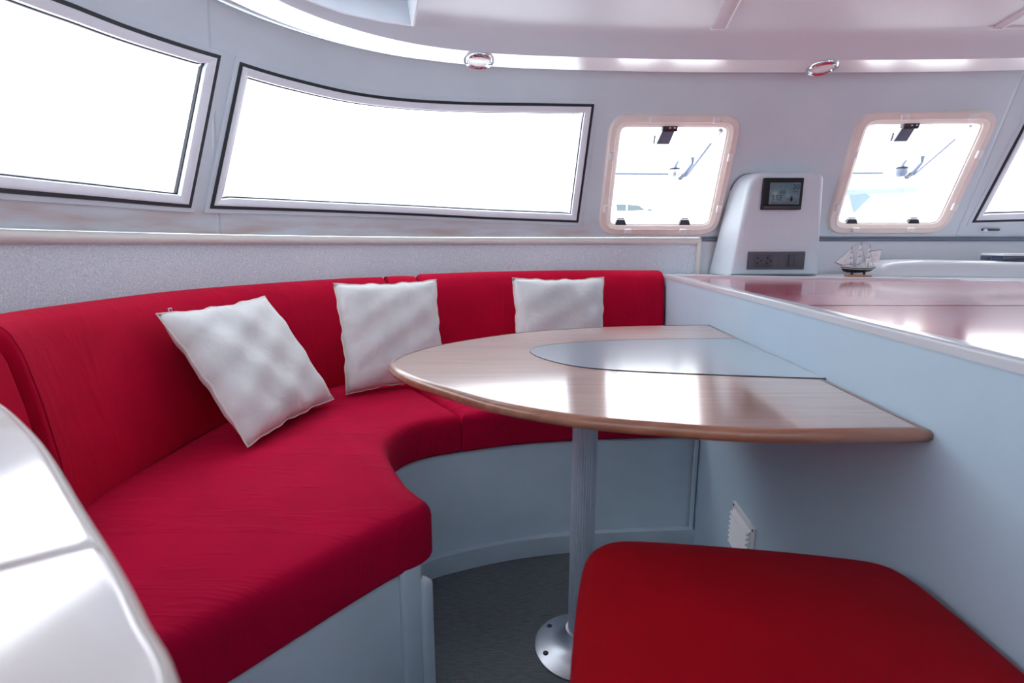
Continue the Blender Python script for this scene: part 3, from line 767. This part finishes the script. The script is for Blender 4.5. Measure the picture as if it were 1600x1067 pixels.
# ledge behind the counter and the moulded fairing on it
ledge = [(.68, 2.30), (1.72, 1.99), (2.55, 1.76), (2.55, 2.25), (2.2, 2.40), (1.6, 2.438), (.90, 2.436), (.70, 2.432)]
tag(slab('trim_7', ledge, .86, .917, .004, M['gel'], None, steps=2), kind='structure')
def fairing():
    yb = lambda x: 2.43 - max(0, x - 1.7) * .22
    vs = []; fs = []; xs = [1.60, 1.605, 1.62, 1.66, 1.75, 1.9, 2.1, 2.3, 2.5]
    hs = [.002, .030, .050, .062, .068, .068, .066, .063, .06]
    for x, h in zip(xs, hs):
        yf = 2.235 - (x - 1.6) * .20
        z = .9175
        vs += [(x, yf, z), (x, yf + .004, z + h * .72), (x, yf + .014, z + h * .92), (x, yf + .035, z + h), (x, yf + .09, z + h * 1.02), (x, yb(x) - .012, z + h), (x, yb(x) - .012, z)]
    m = 7
    for i in range(len(xs) - 1):
        for k in range(m): fs.append((i * m + k, i * m + (k + 1) % m, (i + 1) * m + (k + 1) % m, (i + 1) * m + k))
    fs += [tuple(range(m)), tuple(range((len(xs) - 1) * m, len(xs) * m))]
    o = mesh('moulded_fairing', vs, fs, M['gel'], None, True, sharp=60)
    tag(o, 'low white moulded fairing with a rounded end behind the counter, right of the model ship', 'fairing')
fairing()
def tray():
    c = Vector((2.30, 2.20, .9845)); R = Euler((0, 0, -.2)).to_matrix()
    root = tag(empty('flat_case', c), 'flat navy case with a pale lid lying on the white fairing at the right edge', 'case')
    under(root, box('case_body', c + Vector((0, 0, .011)), (.46, .14, .020), M['navy'], None, .003, R), box('lid', c + Vector((0, 0, .026)), (.462, .142, .010), M['white'], None, .003, R))
tray()

# ------------------------------------------------------------------ instrument pillar
def pillar():
    root = tag(empty('instrument_pillar', (1.16, 2.36, .918)), 'pale moulded pillar between the two front hatches carrying a display and socket plate', 'pillar')
    f = ccw(chaikin([(.962, .918), (1.008, 1.30), (1.060, 1.358), (1.295, 1.358), (1.334, 1.310), (1.354, .918)], 0))
    # round the shoulders only
    def shoulder(p):
        (b0, l, tl, tr, r, b1) = [(.962, .918), (1.006, 1.292), (1.022, 1.358), (1.332, 1.358), (1.336, 1.322), (1.354, .918)]
        arc = lambda a, m, c: [tuple((1 - t) ** 2 * a[k] + 2 * t * (1 - t) * m[k] + t * t * c[k] for k in (0, 1)) for t in [i / 7 for i in range(8)]]
        return [b1] + arc(r, tr, (1.298, 1.358)) + arc((1.075, 1.358), tl, l) + [b0]
    P = ccw(shoulder(None))
    c = (1.16, 1.1)
    yw = lambda z: 2.447 - .21 * max(0, z - 1.085) / .655
    back = [((x - .028 if x < 1.1 else x + .012), z) for x, z in P]
    rings = [[(x, yw(z) - .001, z) for x, z in back], [(x, 2.300, z) for x, z in P], [(x, 2.285, z) for x, z in inset(P, .003)], [(x, 2.275, z) for x, z in inset(P, .010)], [(x, 2.27, z) for x, z in inset(P, .020)], [(x, 2.27, z) for x, z in inset(P, .028)]]
    n = len(P); vs = [(v[0], v[1], max(.9185, v[2])) for r_ in rings for v in r_]
    fs = [(k * n + i, k * n + (i + 1) % n, (k + 1) * n + (i + 1) % n, (k + 1) * n + i) for k in range(len(rings) - 1) for i in range(n)]
    fs.append(tuple(range((len(rings) - 1) * n, len(rings) * n)))
    under(root, mesh('pillar_body', vs, fs, M['shell'], None, True, sharp=50))
    # dark caulk line where the shoulder meets the wall
    sh = [(x, yw(z) - .003, z) for x, z in back if z > .93]
    under(root, tube('caulk_seam', sh, .0035, M['grey'], None, 6))
pillar()
def text(name, body, size, loc, mat, parent, ext=.0004):
    cu = bpy.data.curves.new(name, 'FONT'); cu.body = body; cu.size = size; cu.extrude = ext; cu.align_x = 'CENTER'; cu.align_y = 'CENTER'
    tmp = bpy.data.objects.new(name, cu); col.objects.link(tmp)
    dg = bpy.context.evaluated_depsgraph_get(); me = bpy.data.meshes.new_from_object(tmp.evaluated_get(dg))
    bpy.data.objects.remove(tmp)
    me.transform(Matrix.Translation(loc) @ Matrix.Rotation(math.pi / 2, 4, 'X'))
    o = link(name, me, mat, None, False); sub(parent, o); return o
def display():
    Y = 2.27; x0, x1, z0, z1 = 1.067, 1.236, 1.199, 1.330
    cx, cz = (x0 + x1) / 2, (z0 + z1) / 2
    root = tag(empty('battery_display', (cx, Y, cz)), 'black-framed small LCD display panel high on the pale pillar', 'display')
    # screen leans back a little with the pillar
    under(root, box('bezel', (cx, Y - .008, cz), (x1 - x0, .018, z1 - z0), M['hole'], None, .004))
    under(root, box('bezel_lip', (cx, Y - .018, z0 + .009), (x1 - x0 - .01, .006, .014), M['dark'], None, .002))
    sx0, sx1, sz0, sz1 = x0 + .026, x1 - .014, z0 + .022, z1 - .020
    scr = box('screen', ((sx0 + sx1) / 2, Y - .0175, (sz0 + sz1) / 2), (sx1 - sx0, .002, sz1 - sz0), M['lcd'], None, .0005); under(root, scr)
    yy = Y - .0188
    def at(u, v): return (sx0 + (sx1 - sx0) * u, yy, sz0 + (sz1 - sz0) * v)
    text('readout', '353', .030, at(.25, .29), M['dark'], scr)
    text('readout', '30', .028, at(.86, .80), M['dark'], scr)
    text('readout', '888', .018, at(.43, .55), M['dark'], scr)
    text('readout', '50', .022, at(.89, .33), M['grey'], scr)
    text('readout', '25', .014, at(.62, .24), M['dark'], scr)
    d = [(0, .014), (.005, .004), (.006, -.003), (.003, -.009), (-.003, -.009), (-.006, -.003), (-.005, .004)]
    p = at(.735, .24)
    sub(scr, mesh('drop_icon', [(p[0] + x, p[1], p[2] + z) for x, z in d] + [(p[0] + x, p[1] + .001, p[2] + z) for x, z in d], [tuple(range(7)), tuple(range(7, 14))] + [(i, (i + 1) % 7, 7 + (i + 1) % 7, 7 + i) for i in range(7)], M['hole'], None, False))
    for u, v, wd in ((.20, .07, .030), (.62, .09, .024), (.86, .58, .02), (.88, .10, .016)):
        q = at(u, v); sub(scr, box('legend_bar', q, (wd, .0008, .004), M['socket'], None, 0))
display()
def sockets():
    Y = 2.27; x0, x1, z0, z1 = 1.030, 1.278, .945, 1.022
    cx, cz = (x0 + x1) / 2, (z0 + z1) / 2
    root = tag(empty('socket_plate', (cx, Y, cz)), 'long dark grey socket plate with two outlets and one switch low on the pillar', 'socket')
    under(root, box('plate', (cx, Y - .004, cz), (x1 - x0, .012, z1 - z0), M['socket'], None, .003))
    ins = box('outlet_insert', (x0 + .065, Y - .0105, cz), (.080, .003, .052), M['socket_dk'], None, .001); under(root, ins)
    for ox in (.045, .087):
        for dx, dz, a in ((-.004, .011, .2), (-.006, -.011, -.3), (.010, .0, 0)):
            sub(ins, lathe('outlet_hole', [(.0042, -.0008), (.0042, .0006), (0, .0006)], (x0 + ox + dx, Y - .0122, cz + dz), M['hole'], None, 10, Euler((math.pi / 2, 0, 0)).to_matrix()))
    under(root, box('blank_insert', (x0 + .150, Y - .0105, cz), (.034, .002, .054), M['socket'], None, .001))
    under(root, box('rocker_switch', (x0 + .190, Y - .012, cz), (.026, .008, .050), M['socket_dk'], None, .002, (.08, 0, 0)))
sockets()

# ------------------------------------------------------------------ vent grille on the partition
def vent():
    y0, y1, z0, z1 = 1.172, 1.318, .225, .352
    cy, cz = (y0 + y1) / 2, (z0 + z1) / 2
    root = tag(empty('vent_grille', (PX(cy), cy, cz)), 'small white louvred vent grille low on the grey partition behind the red stool', 'vent')
    d = Vector((.063, 1, 0)).normalized(); nn = Vector((-d.y, d.x, 0)); up = Vector((0, 0, 1))
    R = Matrix((d, nn, up)).transposed(); o = Vector((PX(cy), cy, cz))
    L = y1 - y0; Hh = z1 - z0
    fr_ = box('frame', o + nn * .003, (L, .006, Hh), M['white'], None, .002, R); under(root, fr_)
    ns = 7
    for k in range(ns):
        zc = -Hh / 2 + .014 + k * (Hh - .030) / ns
        prof = [(.005, .0), (.018, .002), (.019, .004), (.005, .0155)]
        vs = [o + d * sx * L * .40 + nn * a + up * (zc + b) for sx in (-1, 1) for a, b in prof]
        under(root, mesh('louvre', vs, [(0, 1, 2, 3), (4, 5, 6, 7), (0, 1, 5, 4), (1, 2, 6, 5), (2, 3, 7, 6), (3, 0, 4, 7)], M['white'], None, False))
    for sx in (-1, 1):
        for sz in (-1, 1):
            sub(fr_, lathe('screw', [(.0036, 0), (.0036, .0012), (0, .0018)], o + d * sx * L * .45 + nn * .006 + up * sz * Hh * .43, M['dark'], None, 10, Matrix((d, up, nn)).transposed()))
vent()

# ------------------------------------------------------------------ red stool in the foreground
def stool():
    root = tag(empty('stool', (.3, .52, 0)), 'wide red upholstered stool in front of the table beside the partition', 'stool')
    out = [(.05, .33), (.058, .455), (.078, .57), (.098, .665), (.115, .715), (.150, .741), (.20, .744), (.37, .722), (.505, .697), (.545, .682), (.563, .655), (.569, .60), (.566, .45), (.556, .22), (.50, .17), (.11, .18), (.06, .22)]
    under(root, slab('cushion', chaikin(out, 2), .47, .60, .030, M['stool'], None, rb=.02, crown=.006))
    base = [(.115, .25), (.14, .66), (.19, .70), (.50, .655), (.53, .62), (.525, .25)]
    under(root, slab('base_box', base, 0, .47, .006, M['bench'], None, steps=2))
stool()

# ------------------------------------------------------------------ pale counter at the left foreground
def side_counter():
    root = tag(empty('side_counter', (-.5, .1, 0)), 'pale glossy worktop with a curved edge in the left foreground', 'counter')
    edge = catmull([(-.62, .575), (-.56, .538), (-.423, .432), (-.293, .318), (-.219, .253), (-.175, .212), (-.135, .172), (-.10, .10), (-.085, 0)], 6)
    a = (-.40, .162); b = (-.238, .272)
    # two boards parted by a fine joint
    k = min(range(len(edge)), key=lambda i: math.dist(edge[i], b))
    g = Vector((b[0] - a[0], b[1] - a[1])).normalized(); nn = Vector((-g.y, g.x)) * .0002
    far = [(edge[k][0] + nn.x, edge[k][1] + nn.y)] + edge[:k][::-1] + [(-.80, .44), (-.80, -.108 + nn.y)]
    near = edge[k:] + [(-.085, -.35), (-.80, -.35), (-.80, -.11 - nn.y)]
    for p in (far, near): under(root, slab('worktop', p, .852, .88, .005, M['counter_pale'], None, steps=3))
    under(root, tube('edge_bead', [(x, y, .866) for x, y in edge], .0125, M['rail'], None, 8, flat=.35))
    cab = [(x - .10, y - .10) for x, y in edge[6:]] + [(-.185, -.33), (-.78, -.33), (-.78, .30), (-.56, .33)]
    under(root, slab('cabinet', cab, 0, .852, .004, M['gel'], None, steps=2))
side_counter()

# ------------------------------------------------------------------ model ship
def ship():
    x0, Y, z0 = 1.465, 2.19, .9175
    root = tag(empty('model_ship', (x0, Y, z0)), 'small model sailing ship with white sails on the ledge below the right hatch', 'model ship')
    W = lambda x, y, z: (x0 + x, Y + y, z0 + z)
    under(root, box('stand', W(.005, 0, .005), (.098, .034, .009), M['base_wood'], None, .002))
    for sx in (-.022, .030): under(root, box('stand_prop', W(sx, 0, .0135), (.006, .010, .014), M['hull_black'], None, .001))
    # hull by stations
    st = [(-.072, .001, .040, .044), (-.062, .008, .024, .043), (-.045, .014, .019, .041), (-.01, .017, .017, .039), (.03, .016, .018, .039), (.055, .013, .023, .041), (.068, .010, .032, .043)]
    vs = []; fs = []
    for x, hw, zb, zt in st:
        zm = zb * .5 + zt * .5
        vs += [W(x, -hw, zt), W(x, -hw * .86, zm), W(x, 0, zb), W(x, hw * .86, zm), W(x, hw, zt)]
    for i in range(len(st) - 1):
        for k in range(5): fs.append((i * 5 + k, i * 5 + (k + 1) % 5, (i + 1) * 5 + (k + 1) % 5, (i + 1) * 5 + k))
    fs += [tuple(range(5)), tuple(range((len(st) - 1) * 5, len(st) * 5))]
    under(root, mesh('hull', vs, fs, M['hull_black'], None, False))
    for sy in (-1, 1):
        under(root, tube('hull_stripe', [W(x, sy * (hw * .97 + .0006), zt - .006) for x, hw, zb, zt in st], .0011, M['hull_white'], None, 6))
        under(root, tube('gunwale', [W(x, sy * hw, zt + .001) for x, hw, zb, zt in st], .0022, M['hull_white'], None, 6))
    for x, wd in ((-.040, .020), (.004, .026), (.052, .022)): under(root, box('deck_house', W(x, 0, .045), (wd, .014, .008), M['hull_white'], None, .001))
    under(root, tube('bowsprit', [W(-.064, 0, .046), W(-.100, 0, .062)], .0014, M['spar'], None, 6))
    masts = [(-.034, .128), (.004, .146), (.042, .134)]
    for x, h in masts: under(root, tube('mast', [W(x, 0, .038), W(x, 0, h)], [.0016, .0008], M['spar'], None, 6))
    def sail(name, q, belly):
        n = 4; v = []; f = []
        a, b, c, d = [Vector(p) for p in q]
        for i in range(n + 1):
            for j in range(n + 1):
                p = a.lerp(b, i / n).lerp(d.lerp(c, i / n), j / n); k = math.sin(math.pi * i / n) * math.sin(math.pi * j / n)
                v.append(p + Vector(belly) * k)
        N = len(v); v += [p + Vector((.0006, -.0006, 0)) for p in v]
        for i in range(n):
            for j in range(n):
                r_ = (i * (n + 1) + j, (i + 1) * (n + 1) + j, (i + 1) * (n + 1) + j + 1, i * (n + 1) + j + 1); f += [r_, tuple(N + z for z in r_[::-1])]
        under(root, mesh(name, v, f, M['sail'], None, True))
    for x, h in masts:
        lev = [.054, .054 + (h - .06) * .36, .054 + (h - .06) * .68, h - .012]
        for k in range(3):
            w0 = .0205 - .004 * k; w1 = w0 - .004; zb, zt = lev[k] + .002, lev[k + 1] - .001
            c30 = .92
            sail('square_sail', [W(x - w0 * c30 - .004, -w0 * .6, zb), W(x + w0 * c30 - .004, w0 * .5, zb), W(x + w1 * c30 - .002, w1 * .5, zt), W(x - w1 * c30 - .002, -w1 * .6, zt)], (-.007, -.006, 0))
            under(root, tube('yard', [W(x - w1 * c30 - .002, -w1, zt), W(x + w1 * c30 - .002, w1 * .8, zt)], .0009, M['spar'], None, 5))
    sail('jib', [W(-.095, 0, .060), W(-.060, -.003, .052), W(-.046, 0, .100), W(-.047, 0, .101)], (.0, -.006, 0))
    sail('jib', [W(-.078, 0, .056), W(-.050, -.003, .055), W(-.038, 0, .118), W(-.039, 0, .119)], (.0, -.006, 0))
    sail('spanker', [W(.046, 0, .060), W(.082, -.006, .058), W(.086, -.004, .112), W(.048, 0, .106)], (.0, -.007, 0))
    under(root, tube('gaff', [W(.044, 0, .108), W(.092, -.004, .115)], .001, M['spar'], None, 5))
    for (a, b) in ((W(-.1, 0, .062), W(-.034, 0, .126)), (W(-.034, 0, .127), W(.004, 0, .144)), (W(.004, 0, .145), W(.042, 0, .133)), (W(.042, 0, .132), W(.066, 0, .046)), (W(.004, 0, .144), W(.022, -.016, .043)), (W(-.034, 0, .12), W(-.018, -.016, .043)), (W(.042, 0, .12), W(.056, -.012, .045))):
        under(root, tube('rigging', [a, b], .0005, M['spar'], None, 4))
t = NT('model_sail_cloth'); t.set(Roughness=.7); t.l(t.ramp(t.noise(t.coords(), 90, 3), [(.3, lin((232, 230, 232))), (.7, lin((252, 252, 252)))]), t.b.inputs['Base Color']); M['sail'] = t.m
ship()

# ------------------------------------------------------------------ outside: boats and a building seen faintly through the glass
def yacht():
    o = Vector((5.0, 25, 0)); W = lambda x, y, z: tuple(o + Vector((x, y, z)))
    root = tag(empty('motor_yacht', o), 'distant white motor yacht with dark side windows seen through the left hatch', 'boat')
    def prism(name, pts, y0, y1, mat):
        n = len(pts); vs = [W(x, y0, z) for x, z in pts] + [W(x, y1, z) for x, z in pts]
        under(root, mesh(name, vs, [tuple(range(n)), tuple(range(n, 2 * n))] + [(i, (i + 1) % n, n + (i + 1) % n, n + i) for i in range(n)], mat, None, False))
    prism('hull', [(-2.6, -.3), (3.2, -.3), (4.6, 2.1), (-2.8, 1.9)], 0, 3, M['boat_and_glare_white'])
    prism('cabin', [(-1.2, 1.9), (3.0, 2.0), (2.2, 2.75), (1.2, 3.1), (-1.0, 3.2)], .4, 2.6, M['boat_and_glare_white'])
    for pts in ([(.05, 2.66), (.48, 2.66), (.48, 2.98), (.0, 2.98)], [(.56, 2.66), (1.42, 2.70), (1.1, 2.92), (.56, 2.97)], [(1.48, 2.66), (1.80, 2.67), (1.66, 2.76), (1.56, 2.76)], [(1.9, 2.64), (2.2, 2.62), (2.0, 2.68), (1.95, 2.68)]):
        prism('side_window', pts, .36, .41, M['boat_glass'])
yacht()
def sailboat():
    o = Vector((6.2, 9.5, 0)); W = lambda x, y, z: tuple(o + Vector((x, y, z)))
    root = tag(empty('moored_boat', o), 'moored white boat with a pale teal stripe and blue canvas seen through the right hatch', 'boat')
    def prism(name, pts, y0, y1, mat):
        n = len(pts); vs = [W(x, y0, z) for x, z in pts] + [W(x, y1, z) for x, z in pts]
        under(root, mesh(name, vs, [tuple(range(n)), tuple(range(n, 2 * n))] + [(i, (i + 1) % n, n + (i + 1) % n, n + i) for i in range(n)], mat, None, False))
    prism('hull', [(-1.5, -.2), (2.2, -.2), (2.3, 1.72), (-1.6, 1.80)], 0, 2, M['boat_and_glare_white'])
    prism('boom_cover', [(-1.5, 1.90), (1.3, 2.02), (1.3, 2.10), (-1.5, 2.02)], .3, .55, M['boat_teal'])
    prism('canvas_flap', [(-.10, 1.62), (.16, 1.90), (.05, 1.95), (-.22, 1.92)], -.12, -.08, M['boat_blue'])
    under(root, tube('fender', [W(-.95, -.15, 1.35), W(-.95, -.15, 1.45), W(-.95, -.15, 1.78), W(-.95, -.15, 1.86)], [.06, .16, .16, .05], M['boat_and_glare_white'], None, 16))
sailboat()
def building():
    o = Vector((-9.0, 9.5, 0)); root = tag(empty('quay_building', o), 'pale quayside building with faint windows seen through the far left window', 'building')
    ang = math.radians(42); d = Vector((math.cos(ang), math.sin(ang), 0)); n = Vector((-d.y, d.x, 0))
    R = Matrix((d, n, Vector((0, 0, 1)))).transposed()
    under(root, box('wall', o + Vector((0, 0, 1.4)), (4.0, .4, 2.4), M['far_wall'], None, .02, R))
    for k in range(4):
        under(root, box('window', o + d * (-1.4 + k * .9) - n * .2 + Vector((0, 0, 1.95)), (.62, .06, .7), M['far_win'], None, .01, R))
building()
